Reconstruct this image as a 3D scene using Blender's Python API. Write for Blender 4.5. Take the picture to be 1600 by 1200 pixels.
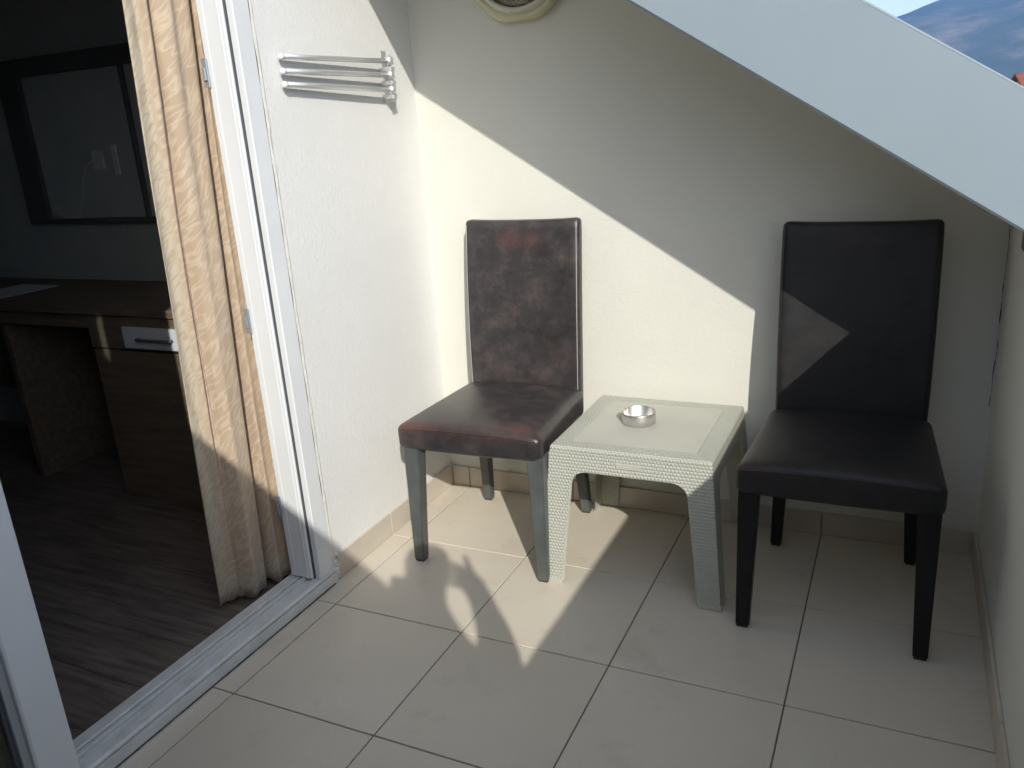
import bpy, bmesh, math, random
from mathutils import Vector, Matrix, noise
random.seed(7)
S = bpy.context.scene
C = S.collection
for o in list(bpy.data.objects):
    bpy.data.objects.remove(o)

# ------------------------------------------------------------------ camera, sky, sun, exposure
cam_data = bpy.data.cameras.new('camera')
cam = bpy.data.objects.new('camera', cam_data)
C.objects.link(cam)
cam_data.sensor_width = 36.0
cam_data.lens = 1278.0 / 1600.0 * 36.0
cam_data.clip_start = 0.004
cam_data.clip_end = 40000
cam.matrix_world = Matrix(((0.903951, -0.069965, 0.421874, 1.6252),
                           (0.42239, 0.300142, -0.855279, -2.6772),
                           (-0.066783, 0.951325, 0.300866, 1.3941),
                           (0, 0, 0, 1)))
S.camera = cam

SUN_TO = Vector((0.575, -0.818, 0.592)).normalized()      # towards the sun
SUN_EL = math.asin(SUN_TO.z)
W = bpy.data.worlds.new('World')
S.world = W
W.use_nodes = True
wn = W.node_tree.nodes
sky = wn.new('ShaderNodeTexSky')
sky.sky_type = 'NISHITA'
sky.sun_disc = False
sky.sun_elevation = SUN_EL
sky.sun_rotation = math.atan2(SUN_TO.x, SUN_TO.y)
sky.altitude = 50
sky.air_density = 1.0
sky.dust_density = 1.0
wn['Background'].inputs[1].default_value = 0.135
hsv = wn.new('ShaderNodeHueSaturation')
hsv.inputs['Saturation'].default_value = 0.55
W.node_tree.links.new(sky.outputs[0], hsv.inputs['Color'])
W.node_tree.links.new(hsv.outputs[0], wn['Background'].inputs[0])

sl = bpy.data.lights.new('sun', 'SUN')
sl.energy = 2.55
sl.angle = math.radians(0.53)
sl.color = (1.0, 0.965, 0.885)
so = bpy.data.objects.new('sun', sl)
so.rotation_euler = SUN_TO.to_track_quat('Z', 'Y').to_euler()
so.location = (6, -8, 8)
C.objects.link(so)

S.view_settings.view_transform = 'Standard'
S.view_settings.look = 'None'
S.view_settings.gamma = 1.0
S.view_settings.use_curve_mapping = False
S.view_settings.exposure = 0.9
S.render.engine = 'CYCLES'
S.cycles.max_bounces = 10
S.cycles.diffuse_bounces = 6
S.cycles.volume_bounces = 1
S.cycles.caustics_reflective = False
S.cycles.caustics_refractive = False

# ------------------------------------------------------------------ material helpers
class NT:
    def __init__(s, name):
        s.m = bpy.data.materials.new(name)
        s.m.use_nodes = True
        s.t = s.m.node_tree
        s.b = s.t.nodes['Principled BSDF']
        s.out = s.t.nodes['Material Output']
    def n(s, typ, **kw):
        nd = s.t.nodes.new(typ)
        for k, v in kw.items():
            if k.startswith('_'):
                setattr(nd, k[1:], v)
            else:
                nd.inputs[k.replace('__', ' ')].default_value = v
        return nd
    def l(s, a, b):
        s.t.links.new(a, b)
    def coord(s, kind='Object', scale=(1, 1, 1), rot=(0, 0, 0), loc=(0, 0, 0)):
        c = s.n('ShaderNodeTexCoord')
        mp = s.n('ShaderNodeMapping')
        mp.inputs['Scale'].default_value = scale
        mp.inputs['Rotation'].default_value = rot
        mp.inputs['Location'].default_value = loc
        s.l(c.outputs[kind], mp.inputs[0])
        return mp.outputs[0]
    def noise(s, vec, scale, detail=3.0, rough=0.5):
        nd = s.n('ShaderNodeTexNoise', Scale=scale, Detail=detail, Roughness=rough)
        s.l(vec, nd.inputs['Vector'])
        return nd.outputs['Fac']
    def ramp(s, fac, stops):
        nd = s.n('ShaderNodeValToRGB')
        e = nd.color_ramp.elements
        while len(e) > 1:
            e.remove(e[0])
        e[0].position = stops[0][0]
        e[0].color = (*stops[0][1], 1)
        for p, c in stops[1:]:
            k = e.new(p)
            k.color = (*c, 1)
        s.l(fac, nd.inputs[0])
        return nd.outputs[0]
    def val(s, fac, stops):
        return s.ramp(fac, [(p, (v, v, v)) for p, v in stops])
    def mix(s, fac, a, b):
        nd = s.n('ShaderNodeMix', _data_type='RGBA')
        for sock, v in ((nd.inputs[0], fac), (nd.inputs[6], a), (nd.inputs[7], b)):
            if isinstance(v, (int, float)):
                sock.default_value = v
            elif isinstance(v, tuple):
                sock.default_value = (*v, 1)
            else:
                s.l(v, sock)
        return nd.outputs[2]
    def math(s, op, a, b=None):
        nd = s.n('ShaderNodeMath', _operation=op)
        for i, v in enumerate((a, b)):
            if v is None:
                continue
            if isinstance(v, (int, float)):
                nd.inputs[i].default_value = v
            else:
                s.l(v, nd.inputs[i])
        return nd.outputs[0]
    def bump(s, h, strength=0.3, dist=0.002):
        nd = s.n('ShaderNodeBump', Strength=strength, Distance=dist)
        s.l(h, nd.inputs['Height'])
        s.l(nd.outputs[0], s.b.inputs['Normal'])
    def set(s, color=None, rough=None, metal=None, spec=None):
        for key, v in (('Base Color', color), ('Roughness', rough), ('Metallic', metal), ('Specular IOR Level', spec)):
            if v is None:
                continue
            if isinstance(v, tuple):
                s.b.inputs[key].default_value = (*v, 1)
            elif isinstance(v, (int, float)):
                s.b.inputs[key].default_value = v
            else:
                s.l(v, s.b.inputs[key])
        return s.m

def plain(name, color, rough=0.5, metal=0.0, spec=0.5, var=0.06, nscale=9.0, bump=0.0, bscale=120.0):
    t = NT(name)
    v = t.coord()
    f = t.noise(v, nscale, 4)
    lo = tuple(c * (1 - var) for c in color)
    hi = tuple(min(1, c * (1 + var)) for c in color)
    t.set(t.ramp(f, [(0.3, lo), (0.7, hi)]), rough, metal, spec)
    if bump:
        t.bump(t.noise(v, bscale, 3), bump, 0.002)
    return t.m

def wall_mat(name, col, bump, bscale, dirt=0.06):
    t = NT(name)
    v = t.coord()
    big = t.noise(v, 1.3, 5, 0.6)
    fine = t.noise(v, 60, 3)
    lo = tuple(c * (1 - dirt) for c in col)
    c1 = t.ramp(big, [(0.3, lo), (0.62, col)])
    smudge = t.noise(t.coord(scale=(2.2, 2.2, 0.8), loc=(3, 1, 2)), 2.6, 6, 0.7)
    c2 = t.mix(t.val(smudge, [(0.66, 0.0), (0.8, 0.45)]), c1, tuple(c * 0.86 for c in col))
    t.set(c2, 0.85, 0, 0.25)
    n1 = t.noise(v, bscale, 3, 0.6)
    n2 = t.noise(v, bscale * 0.22, 2, 0.5)
    h = t.math('ADD', n1, t.math('MULTIPLY', n2, 0.9))
    t.bump(h, bump, 0.004)
    return t.m

M = {}
M['plaster_side'] = wall_mat('plaster_side', (0.80, 0.798, 0.775), 0.34, 330)
M['plaster_back'] = wall_mat('plaster_back', (0.70, 0.69, 0.62), 0.22, 260)
M['plaster_right'] = wall_mat('plaster_right', (0.71, 0.70, 0.64), 0.3, 200)
M['crack'] = plain('crack', (0.05, 0.047, 0.04), 0.9)
M['white_frame'] = plain('white_frame', (0.74, 0.755, 0.765), 0.28, 0, 0.5, 0.03, 5)
t = NT('frame_dirty')
v = t.coord(scale=(1, 1, 1))
d1 = t.noise(t.coord(scale=(2.5, 1.4, 3)), 7, 7, 0.72)
c = t.mix(t.val(d1, [(0.44, 0.0), (0.75, 0.6)]), (0.72, 0.735, 0.725), (0.42, 0.41, 0.37))
t.set(c, 0.38, 0, 0.45)
M['frame_dirty'] = t.m
M['groove'] = plain('groove', (0.09, 0.095, 0.10), 0.6)
M['keep_metal'] = plain('keep_metal', (0.42, 0.46, 0.50), 0.4, 0.6)
M['bead'] = plain('bead', (0.80, 0.79, 0.72), 0.8, 0, 0.3, 0.08, 40, 0.4, 90)
M['grime'] = plain('grime', (0.11, 0.105, 0.095), 0.9, 0, 0.2, 0.4, 50)

# floor tile
t = NT('floor_tile')
v = t.coord('Object')
oi = t.n('ShaderNodeObjectInfo')
big = t.noise(v, 1.6, 5, 0.65)
speck = t.noise(v, 300, 2, 0.6)
col = t.ramp(big, [(0.28, (0.635, 0.57, 0.465)), (0.7, (0.70, 0.635, 0.525))])
col = t.mix(t.val(speck, [(0.35, 0.16), (0.6, 0.0)]), col, (0.28, 0.25, 0.21))
stain = t.noise(t.coord(loc=(5, 2, 0)), 4.2, 7, 0.7)
col = t.mix(t.val(stain, [(0.56, 0.0), (0.74, 0.5)]), col, (0.40, 0.36, 0.30))
bc = t.n('ShaderNodeBrightContrast')
t.l(col, bc.inputs[0])
t.l(t.math('MULTIPLY', t.math('SUBTRACT', oi.outputs['Random'], 0.5), 0.035), bc.inputs['Bright'])
t.set(bc.outputs[0], t.val(t.noise(v, 6, 4), [(0.3, 0.36), (0.7, 0.52)]), 0, 0.45)
t.bump(t.noise(v, 220, 2), 0.06, 0.002)
M['tile'] = t.m
M['skirt'] = plain('skirt', (0.56, 0.50, 0.42), 0.42, 0, 0.45, 0.07, 4)
M['grout'] = plain('grout', (0.16, 0.145, 0.125), 0.9, 0, 0.2, 0.3, 14)
M['fascia'] = plain('fascia', (0.26, 0.315, 0.345), 0.38, 0, 0.5, 0.03, 2.5, 0.05, 14)
M['fascia_highlight'] = plain('fascia_highlight', (0.36, 0.42, 0.455), 0.35, 0, 0.5)  # fascia colour lightened to paint the highlight along its top edge
M['seal'] = plain('seal', (0.06, 0.07, 0.075), 0.6)
M['roof_tile'] = plain('roof_tile', (0.30, 0.12, 0.07), 0.8, 0, 0.3, 0.2, 4)
M['steel'] = plain('steel', (0.72, 0.70, 0.68), 0.38, 1.0, 0.5, 0.05)
M['rack_metal'] = plain('rack_metal', (0.74, 0.75, 0.74), 0.38, 0.7, 0.5, 0.04)
M['clear_cap'] = plain('clear_cap', (0.85, 0.86, 0.86), 0.15, 0, 0.7)

# leather (worn dark brown)
def leather(name, patches, base, spec):
    t = NT(name)
    v = t.coord()
    a = t.noise(v, 10.5, 8, 0.74)
    b = t.noise(t.coord(loc=(4, 7, 1)), 3.4, 4, 0.6)
    grain = t.n('ShaderNodeTexVoronoi', Scale=420.0)
    t.l(v, grain.inputs['Vector'])
    dark = tuple(c * 0.55 for c in base)
    c1 = t.ramp(a, [(0.32, dark), (0.50, base), (0.68, tuple(c * (1 + k_ * min(1, patches * 1.25)) for c, k_ in zip(base, (1.1, 0.75, 0.6))))])
    c2 = t.mix(t.val(b, [(0.60, 0.0), (0.80, patches * 0.5)]), c1, (0.075, 0.034, 0.024))
    # worn front edge of the seat and head of the back
    sep = t.n('ShaderNodeSeparateXYZ')
    t.l(v, sep.inputs[0])
    dy = t.math('ABSOLUTE', t.math('ADD', sep.outputs['Y'], 0.495))
    wear = t.val(dy, [(0.0, 1.0), (0.055, 0.0)])
    top = t.val(t.math('ABSOLUTE', t.math('SUBTRACT', sep.outputs['Z'], 0.488)), [(0.0, 1.0), (0.03, 0.0)])
    wn_ = t.val(t.noise(v, 11, 4), [(0.38, 0.15), (0.6, 0.9)])
    wf = t.math('MULTIPLY', t.math('MULTIPLY', wear, top), t.math('MULTIPLY', wn_, patches))
    c3 = t.mix(wf, c2, (0.17, 0.050, 0.026))
    hx = t.math('ABSOLUTE', t.math('SUBTRACT', sep.outputs['X'], 0.0))
    hz = t.math('ABSOLUTE', t.math('SUBTRACT', sep.outputs['Z'], 1.015))
    hm = t.math('MULTIPLY', t.val(hx, [(0.02, 1.0), (0.12, 0.0)]), t.val(hz, [(0.0, 1.0), (0.045, 0.0)]))
    c4 = t.mix(t.math('MULTIPLY', hm, t.math('MULTIPLY', wn_, patches * 0.8)), c3, (0.15, 0.05, 0.032))
    t.set(c4, t.val(a, [(0.3, 0.28 if patches > 0.5 else 0.42), (0.7, 0.44 if patches > 0.5 else 0.52)]), 0, spec)
    t.bump(t.math('ADD', grain.outputs['Distance'], t.math('MULTIPLY', t.noise(v, 28, 3), 0.8)), 0.22, 0.0016)
    return t.m
M['leather_worn'] = leather('leather_worn', 0.8, (0.036, 0.032, 0.033), 0.6)
M['leather_shaded'] = leather('leather_shaded', 0.2, (0.019, 0.0185, 0.019), 0.40)  # same leather with the shade of the right corner put into its colour
M['stitch'] = plain('stitch', (0.42, 0.40, 0.37), 0.6)
M['leg_sunlit'] = plain('leg_sunlit', (0.085, 0.093, 0.090), 0.42, 0, 0.6, 0.2, 16)
M['leg_shaded'] = plain('leg_shaded', (0.010, 0.010, 0.009), 0.4, 0, 0.3, 0.2, 16)  # same legs darkened in colour for the chair in shadow
M['foot_pad'] = plain('foot_pad', (0.05, 0.045, 0.04), 0.6)

# woven moulded plastic of the table (UV in metres)
def weave(name, depth):
    t = NT(name)
    c = t.n('ShaderNodeTexCoord')
    sep = t.n('ShaderNodeSeparateXYZ')
    t.l(c.outputs['UV'], sep.inputs[0])
    P = 0.0108
    u = t.math('DIVIDE', sep.outputs['X'], P)
    w = t.math('DIVIDE', sep.outputs['Y'], P * 0.95)
    row = t.math('FLOOR', w)
    odd = t.math('MODULO', t.math('ABSOLUTE', row), 2.0)
    uu = t.math('ADD', u, t.math('MULTIPLY', odd, 0.5))
    sx = t.math('ABSOLUTE', t.math('SINE', t.math('MULTIPLY', uu, math.pi)))
    sy = t.math('ABSOLUTE', t.math('SINE', t.math('MULTIPLY', w, math.pi)))
    h = t.math('POWER', t.math('MULTIPLY', sx, sy), 0.6)
    ob = t.coord()
    col = t.ramp(t.noise(ob, 6, 4), [(0.3, (0.455, 0.465, 0.40)), (0.7, (0.505, 0.51, 0.445))])
    col = t.mix(t.val(h, [(0.0, 0.35), (0.35, 0.0)]), col, (0.36, 0.375, 0.305))
    t.set(col, 0.42, 0, 0.45)
    t.bump(h, depth, 0.0026)
    return t.m
M['weave'] = weave('woven_plastic', 0.9)
M['weave_top'] = weave('woven_plastic_top', 0.85)
M['table_plain'] = plain('table_plain', (0.49, 0.485, 0.42), 0.58, 0, 0.35, 0.05, 7, 0.15, 90)

# curtain
def curtain_mat():
    t = NT('curtain_fabric')
    c = t.n('ShaderNodeTexCoord')
    mp = t.n('ShaderNodeMapping')
    mp.inputs['Rotation'].default_value = (0, 0, math.radians(-56))
    t.l(c.outputs['UV'], mp.inputs[0])
    dist = t.noise(mp.outputs[0], 9, 2)
    mp2 = t.n('ShaderNodeMapping')
    mp2.inputs['Scale'].default_value = (15, 58, 1)
    t.l(mp.outputs[0], mp2.inputs[0])
    add = t.n('ShaderNodeVectorMath', _operation='ADD')
    comb = t.n('ShaderNodeCombineXYZ')
    t.l(t.math('MULTIPLY', dist, 2.6), comb.inputs[1])
    t.l(mp2.outputs[0], add.inputs[0])
    t.l(comb.outputs[0], add.inputs[1])
    nz = t.noise(add.outputs[0], 1.0, 1.5, 0.4)
    ridge = t.math('ABSOLUTE', t.math('SUBTRACT', nz, 0.5))
    streak = t.val(ridge, [(0.0, 0.85), (0.03, 0.45), (0.075, 0.0)])
    sep = t.n('ShaderNodeSeparateXYZ')
    t.l(c.outputs['UV'], sep.inputs[0])
    base = t.ramp(t.noise(c.outputs['UV'], 3, 3), [(0.3, (0.43, 0.325, 0.225)), (0.7, (0.48, 0.365, 0.26))])
    col = t.mix(streak, base, (0.58, 0.475, 0.35))
    edge = t.val(sep.outputs['X'], [(0.040, 1.0), (0.048, 0.0)])
    hem = t.val(sep.outputs['Y'], [(0.085, 1.0), (0.10, 0.0)])
    band = t.math('MAXIMUM', edge, hem)
    bcol = t.mix(t.math('MULTIPLY', streak, 0.75), (0.50, 0.425, 0.32), (0.32, 0.25, 0.17))
    col = t.mix(band, col, bcol)
    thr = t.n('ShaderNodeTexWave', Scale=900.0)
    t.l(c.outputs['UV'], thr.inputs['Vector'])
    t.set(col, 0.62, 0, 0.35)
    t.b.inputs['Sheen Weight'].default_value = 0.3
    t.bump(t.math('ADD', t.math('MULTIPLY', thr.outputs['Fac'], 0.15), streak), 0.12, 0.001)
    tr = t.n('ShaderNodeBsdfTranslucent')
    t.l(col, tr.inputs[0])
    mx = t.n('ShaderNodeMixShader')
    mx.inputs[0].default_value = 0.05
    t.l(t.b.outputs[0], mx.inputs[1])
    t.l(tr.outputs[0], mx.inputs[2])
    t.l(mx.outputs[0], t.out.inputs[0])
    return t.m
M['curtain'] = curtain_mat()

# tinted window glass
t = NT('tinted_glass')
tp = t.n('ShaderNodeBsdfTransparent')
tp.inputs[0].default_value = (0.66, 0.72, 0.70, 1)
gl = t.n('ShaderNodeBsdfGlossy', Roughness=0.01)
fr = t.n('ShaderNodeFresnel', IOR=1.5)
mx = t.n('ShaderNodeMixShader')
geo = t.n('ShaderNodeNewGeometry')
t.l(t.math('MULTIPLY', fr.outputs[0], t.math('SUBTRACT', 1.0, geo.outputs['Backfacing'])), mx.inputs[0])
t.l(tp.outputs[0], mx.inputs[1])
t.l(gl.outputs[0], mx.inputs[2])
t.l(mx.outputs[0], t.out.inputs[0])
M['glass'] = t.m

# wood (interior)
def wood(name, a, b, scale=(1, 1, 1), rough=0.5):
    t = NT(name)
    v = t.coord(scale=scale)
    oi = t.n('ShaderNodeObjectInfo')
    off = t.n('ShaderNodeVectorMath', _operation='ADD')
    t.l(v, off.inputs[0])
    t.l(oi.outputs['Random'], off.inputs[1])
    f = t.noise(off.outputs[0], 3.2, 7, 0.66)
    t.set(t.ramp(f, [(0.3, a), (0.66, b)]), rough, 0, 0.4)
    return t.m
M['laminate'] = wood('laminate', (0.075, 0.060, 0.050), (0.24, 0.195, 0.165), (1.2, 14, 1), 0.45)
M['desk'] = wood('desk_wood', (0.11, 0.083, 0.06), (0.20, 0.15, 0.105), (1.5, 14, 14), 0.45)
M['room_wall'] = plain('room_wall', (0.45, 0.48, 0.47), 0.9)
M['room_dark'] = plain('room_dark', (0.45, 0.45, 0.43), 0.9)
M['picture_frame'] = plain('picture_frame', (0.12, 0.12, 0.118), 0.45)
M['board'] = plain('board', (0.50, 0.54, 0.54), 0.6)
M['board_teal'] = plain('board_teal', (0.16, 0.25, 0.28), 0.5)
M['cable'] = plain('cable', (0.75, 0.75, 0.73), 0.5)
M['drawer_white'] = plain('drawer_white', (0.62, 0.66, 0.72), 0.35)
M['sunpatch'] = plain('sunpatch', (0.7, 0.7, 0.72), 0.6)  # pale colour standing for sunlight on the desktop
M['cloth'] = plain('cloth', (0.07, 0.08, 0.10), 0.8)
M['phone'] = plain('phone', (0.02, 0.02, 0.022), 0.2)

# ------------------------------------------------------------------ object helpers
def link(o, parent=None):
    C.objects.link(o)
    if parent is not None:
        o.parent = parent
    return o
def tag(o, label, cat, group=None):
    o['label'] = label
    o['category'] = cat
    if group:
        o['group'] = group
    return o
def empty(name, loc, label, cat, rz=0.0, group=None):
    o = bpy.data.objects.new(name, None)
    o.empty_display_size = 0.1
    o.location = loc
    o.rotation_euler = (0, 0, rz)
    return tag(link(o), label, cat, group)
def struct(o):
    o['kind'] = 'structure'
    return o
def finish(name, bm, mat, parent=None, smooth=False):
    bmesh.ops.recalc_face_normals(bm, faces=bm.faces)
    me = bpy.data.meshes.new(name)
    bm.to_mesh(me)
    bm.free()
    if mat is not None:
        me.materials.append(M[mat] if isinstance(mat, str) else mat)
    if smooth:
        for p in me.polygons:
            p.use_smooth = True
    return link(bpy.data.objects.new(name, me), parent)
def add_box(bm, x0, x1, y0, y1, z0, z1, bev=0.0, seg=1):
    r = bmesh.ops.create_cube(bm, size=1.0)
    vs = r['verts']
    for v_ in vs:
        v_.co = Vector(((x0 + x1) / 2 + v_.co.x * (x1 - x0), (y0 + y1) / 2 + v_.co.y * (y1 - y0), (z0 + z1) / 2 + v_.co.z * (z1 - z0)))
    if bev:
        es = list({e for v_ in vs for e in v_.link_edges})
        bmesh.ops.bevel(bm, geom=es, offset=bev, segments=seg, affect='EDGES', profile=0.5)
def box(name, x0, x1, y0, y1, z0, z1, mat, parent=None, bev=0.0, seg=1):
    bm = bmesh.new()
    add_box(bm, x0, x1, y0, y1, z0, z1, bev, seg)
    return finish(name, bm, mat, parent, smooth=False)
def prism(name, pts, axis, a, b, mat, parent=None, bev=0.0):
    """extrude 2-D outline pts along axis from a to b (axis 'x': pts=(y,z); 'y': (x,z); 'z': (x,y))"""
    bm = bmesh.new()
    def P(p, q):
        return {'x': (q, p[0], p[1]), 'y': (p[0], q, p[1]), 'z': (p[0], p[1], q)}[axis]
    va = [bm.verts.new(P(p, a)) for p in pts]
    vb = [bm.verts.new(P(p, b)) for p in pts]
    bm.faces.new(va)
    bm.faces.new(vb[::-1])
    n = len(pts)
    for i in range(n):
        bm.faces.new((va[i], vb[i], vb[(i + 1) % n], va[(i + 1) % n]))
    if bev:
        bmesh.ops.bevel(bm, geom=list(bm.edges), offset=bev, segments=1, affect='EDGES')
    return finish(name, bm, mat, parent)
def tube(name, pts, r, mat, parent=None, n=8, closed_caps=True):
    bm = bmesh.new()
    rings = []
    for i, p in enumerate(pts):
        p = Vector(p)
        d = (Vector(pts[min(i + 1, len(pts) - 1)]) - Vector(pts[max(i - 1, 0)])).normalized()
        a = d.orthogonal().normalized() if i == 0 else (rings_a - d * rings_a.dot(d)).normalized()
        rings_a = a
        b = d.cross(a)
        rr = r[i] if isinstance(r, (list, tuple)) else r
        rings.append([bm.verts.new(p + (a * math.cos(2 * math.pi * k / n) + b * math.sin(2 * math.pi * k / n)) * rr) for k in range(n)])
    for i in range(len(rings) - 1):
        for k in range(n):
            bm.faces.new((rings[i][k], rings[i][(k + 1) % n], rings[i + 1][(k + 1) % n], rings[i + 1][k]))
    if closed_caps:
        bm.faces.new(rings[0][::-1])
        bm.faces.new(rings[-1])
    return finish(name, bm, mat, parent, smooth=True)
def rounded_bm(hx, hy, hz, r, n=12, deform=None):
    """rounded box centred at 0; deform(Vector)->Vector afterwards"""
    bm = bmesh.new()
    bmesh.ops.create_cube(bm, size=2.0)
    bmesh.ops.subdivide_edges(bm, edges=list(bm.edges), cuts=n - 1, use_grid_fill=True)
    for v_ in bm.verts:
        p = v_.co
        # cluster samples near the edges
        q = Vector([math.copysign(1 - (1 - abs(c)) ** 1.5, c) for c in p])
        w = Vector((q.x * hx, q.y * hy, q.z * hz))
        inner = Vector((max(-hx + r, min(hx - r, w.x)), max(-hy + r, min(hy - r, w.y)), max(-hz + r, min(hz - r, w.z))))
        d = w - inner
        if d.length > 1e-9:
            w = inner + d.normalized() * r
        v_.co = deform(w) if deform else w
    return bm

# ------------------------------------------------------------------ balcony shell
WX = 1.895
SLOPE = 0.64
def roofz(val, x):
    return val - SLOPE * x

# floor with its tiles
floor = struct(box('floor', -0.03, WX + 0.0, -3.4, 0.0, -0.16, -0.0035, 'grout'))
xs = [0.0, 0.0878] + [0.0878 + 0.45 * i for i in range(1, 5)]
xs[-1] = WX
ys = [-0.0045] + [-0.0196 - 0.45 * i for i in range(1, 8)] + [-3.4]
G = 0.0019
for i in range(len(xs) - 1):
    for j in range(len(ys) - 1):
        x0, x1, y1, y0 = xs[i], xs[i + 1], ys[j], ys[j + 1]
        if y1 - y0 < 0.03:
            continue
        h = random.uniform(-0.0003, 0.0003)
        box('tile', x0 + (G if i else 0.0), x1 - G, y0 + G, y1 - G, -0.009, h, 'tile', floor, 0.0012)

# house front wall with the door opening (left)
facade = empty('facade_wall', (0, 0, 0), 'white textured plaster wall on the left that holds the door and the towel rack', 'wall')
box('plaster_face', -0.20, 0.0, -0.8185, 0.15, -0.1, 2.75, 'plaster_side', facade)
box('plaster_face', -0.20, 0.0, -3.6, -2.80, -0.1, 2.75, 'plaster_side', facade)
box('lintel', -0.20, 0.0, -2.80, -0.8187, 2.16, 2.75, 'plaster_side', facade)
# rough bead of filler beside the door frame
bm = bmesh.new()
zz = 0.09
prev = None
while zz < 2.15:
    w_ = 0.0215 + 0.004 * noise.noise(Vector((0, 3.1, zz * 9))) + 0.002 * noise.noise(Vector((0, 1, zz * 60)))
    d_ = 0.0065 + 0.002 * noise.noise(Vector((5, 0, zz * 14))) + 0.001 * noise.noise(Vector((5, 0, zz * 70)))
    ring = [bm.verts.new((0.0005, -0.8178, zz)), bm.verts.new((d_, -0.8175, zz)), bm.verts.new((d_ * 1.1, -0.818 + w_ * 0.7, zz)), bm.verts.new((0.0003, -0.818 + w_ * 1.15, zz))]
    if prev:
        for k in range(3):
            bm.faces.new((prev[k], prev[k + 1], ring[k + 1], ring[k]))
    prev = ring
    zz += 0.012
finish('filler_bead', bm, 'bead', facade)
# hairline crack in the filler
tube('crack_line', [(0.0072 + 0.001 * math.sin(z * 40), -0.8155 + 0.0016 * noise.noise(Vector((0, 0, z * 13))), z) for z in [0.3 + 0.02 * k for k in range(76)]], 0.0008, 'crack', facade, 4)
for y0, y1 in ((-0.4696 + G, -0.0105), (-0.786, -0.4696 - G)):
    box('skirting_tile', 0.0005, 0.0095, y0, y1, 0.001, 0.086, 'skirt', facade, 0.001)
# grout and mortar at the broken end of the skirting
for k in range(16):
    y = -0.798 + random.random() * 0.02
    z = random.random() ** 1.5 * 0.10
    r = 0.003 + random.random() * 0.005
    bmx = bmesh.new()
    bmesh.ops.create_icosphere(bmx, subdivisions=1, radius=r, matrix=Matrix.Translation((0.004, y, z + r)))
    if k == 0:
        bmall = bmesh.new()
    me_ = bpy.data.meshes.new('tmp')
    bmx.to_mesh(me_)
    bmx.free()
    bmall.from_mesh(me_)
    bpy.data.meshes.remove(me_)
mo = finish('mortar_crumbs', bmall, 'bead', facade)
mo['kind'] = 'stuff'

# back wall under the sloping roof
back = empty('end_wall', (0, 0, 0), 'cream plaster end wall behind the two chairs with a diagonal shadow across it', 'wall')
prism('plaster_face', [(0.0, -0.1), (WX + 0.15, -0.1), (WX + 0.15, roofz(2.285, WX + 0.15)), (0.0, roofz(2.285, 0.0))], 'y', 0.0, 0.15, 'plaster_back', back)
jx = [0.0105, 0.0878] + [0.0878 + 0.45 * i for i in range(1, 4)] + [WX - 0.0105]
for i in range(len(jx) - 1):
    box('skirting_tile', jx[i] + (G if i else 0), jx[i + 1] - G, -0.0095, -0.0005, 0.001, 0.082, 'skirt', back, 0.001)
# right knee wall
right = empty('parapet_wall', (WX, 0, 0), 'low plaster wall on the right, cracked where it meets the end wall', 'wall')
rw = box('plaster_face', 0.0, 0.15, -3.4, 0.0, -0.1, 1.066, 'plaster_right', right)
for j in range(7):
    y1 = -0.0105 if j == 0 else -0.0196 - 0.45 * j - G
    y0 = -0.0196 - 0.45 * (j + 1) + G
    box('skirting_tile', -0.0095, -0.0005, y0, y1, 0.001, 0.082, 'skirt', right, 0.001)
bm = bmesh.new()
prev = None
zz = 0.50
while zz < 1.06:
    ww = 0.5 * max(0.0003, 0.0012 + 0.0022 * noise.noise(Vector((0, 2, zz * 17))) + 0.0016 * noise.noise(Vector((0, 9, zz * 60))))
    if 0.60 < zz < 0.64 or 0.76 < zz < 0.80:
        ww += 0.0010
    cx = -0.0015 - 0.004 + 0.005 * noise.noise(Vector((1, 0, zz * 11)))
    ring = [bm.verts.new((cx - ww, -0.0006, zz)), bm.verts.new((cx, -0.0022, zz)), bm.verts.new((cx + ww, -0.0006, zz))]
    if prev:
        for k in range(2):
            bm.faces.new((prev[k], prev[k + 1], ring[k + 1], ring[k]))
    prev = ring
    zz += 0.006
finish('crack_line', bm, 'crack', right)
cap = box('coping', -0.045, 0.17, -3.0, -0.641, 1.070, 1.110, 'seal', right, 0.003)
# near end wall (behind the photographer)
near = empty('near_end_wall', (0, -3.4, 0), 'plaster wall closing the near end of the balcony behind the photographer', 'wall')
prism('plaster_face', [(0.0, -0.1), (WX + 0.15, -0.1), (WX + 0.15, roofz(2.42, WX + 0.15)), (0.0, roofz(2.42, 0.0))], 'y', -0.15, 0.0, 'plaster_back', near)

# roof slabs with their metal fascia
roof = empty('sloping_roof', (0, -0.64, 0), 'sloping roof edge over the end wall, faced with a wide pale blue grey metal band', 'roof')
XA, XB = -0.0, 3.3
def slab(name, v0, v1, y0, y1, mat, parent, xa=XA, xb=XB):
    return prism(name, [(xa, roofz(v0, xa)), (xb, roofz(v0, xb)), (xb, roofz(v1, xb)), (xa, roofz(v1, xa))], 'y', y0, y1, mat, parent)
slab('soffit', 2.300, 2.320, 0.030, 4.0, 'plaster_right', roof, 0.002)
slab('roof_board', 2.3205, 2.545, 0.030, 4.0, 'roof_tile', roof, 0.002)
slab('fascia', 2.297, 2.5605, 0.0, 0.028, 'fascia', roof, 0.002)
slab('fascia_fold', 2.5606, 2.5650, -0.0006, 0.028, 'fascia_highlight', roof, 0.002)
slab('drip_seal', 2.291, 2.2965, -0.003, 0.030, 'seal', roof, 0.002)
nroof = empty('near_roof', (0, -2.99, 0), 'sloping roof slab over the near end of the balcony', 'roof')
slab('soffit', 2.43, 2.46, -3.2, -0.001, 'plaster_right', nroof, 0.002)
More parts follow.
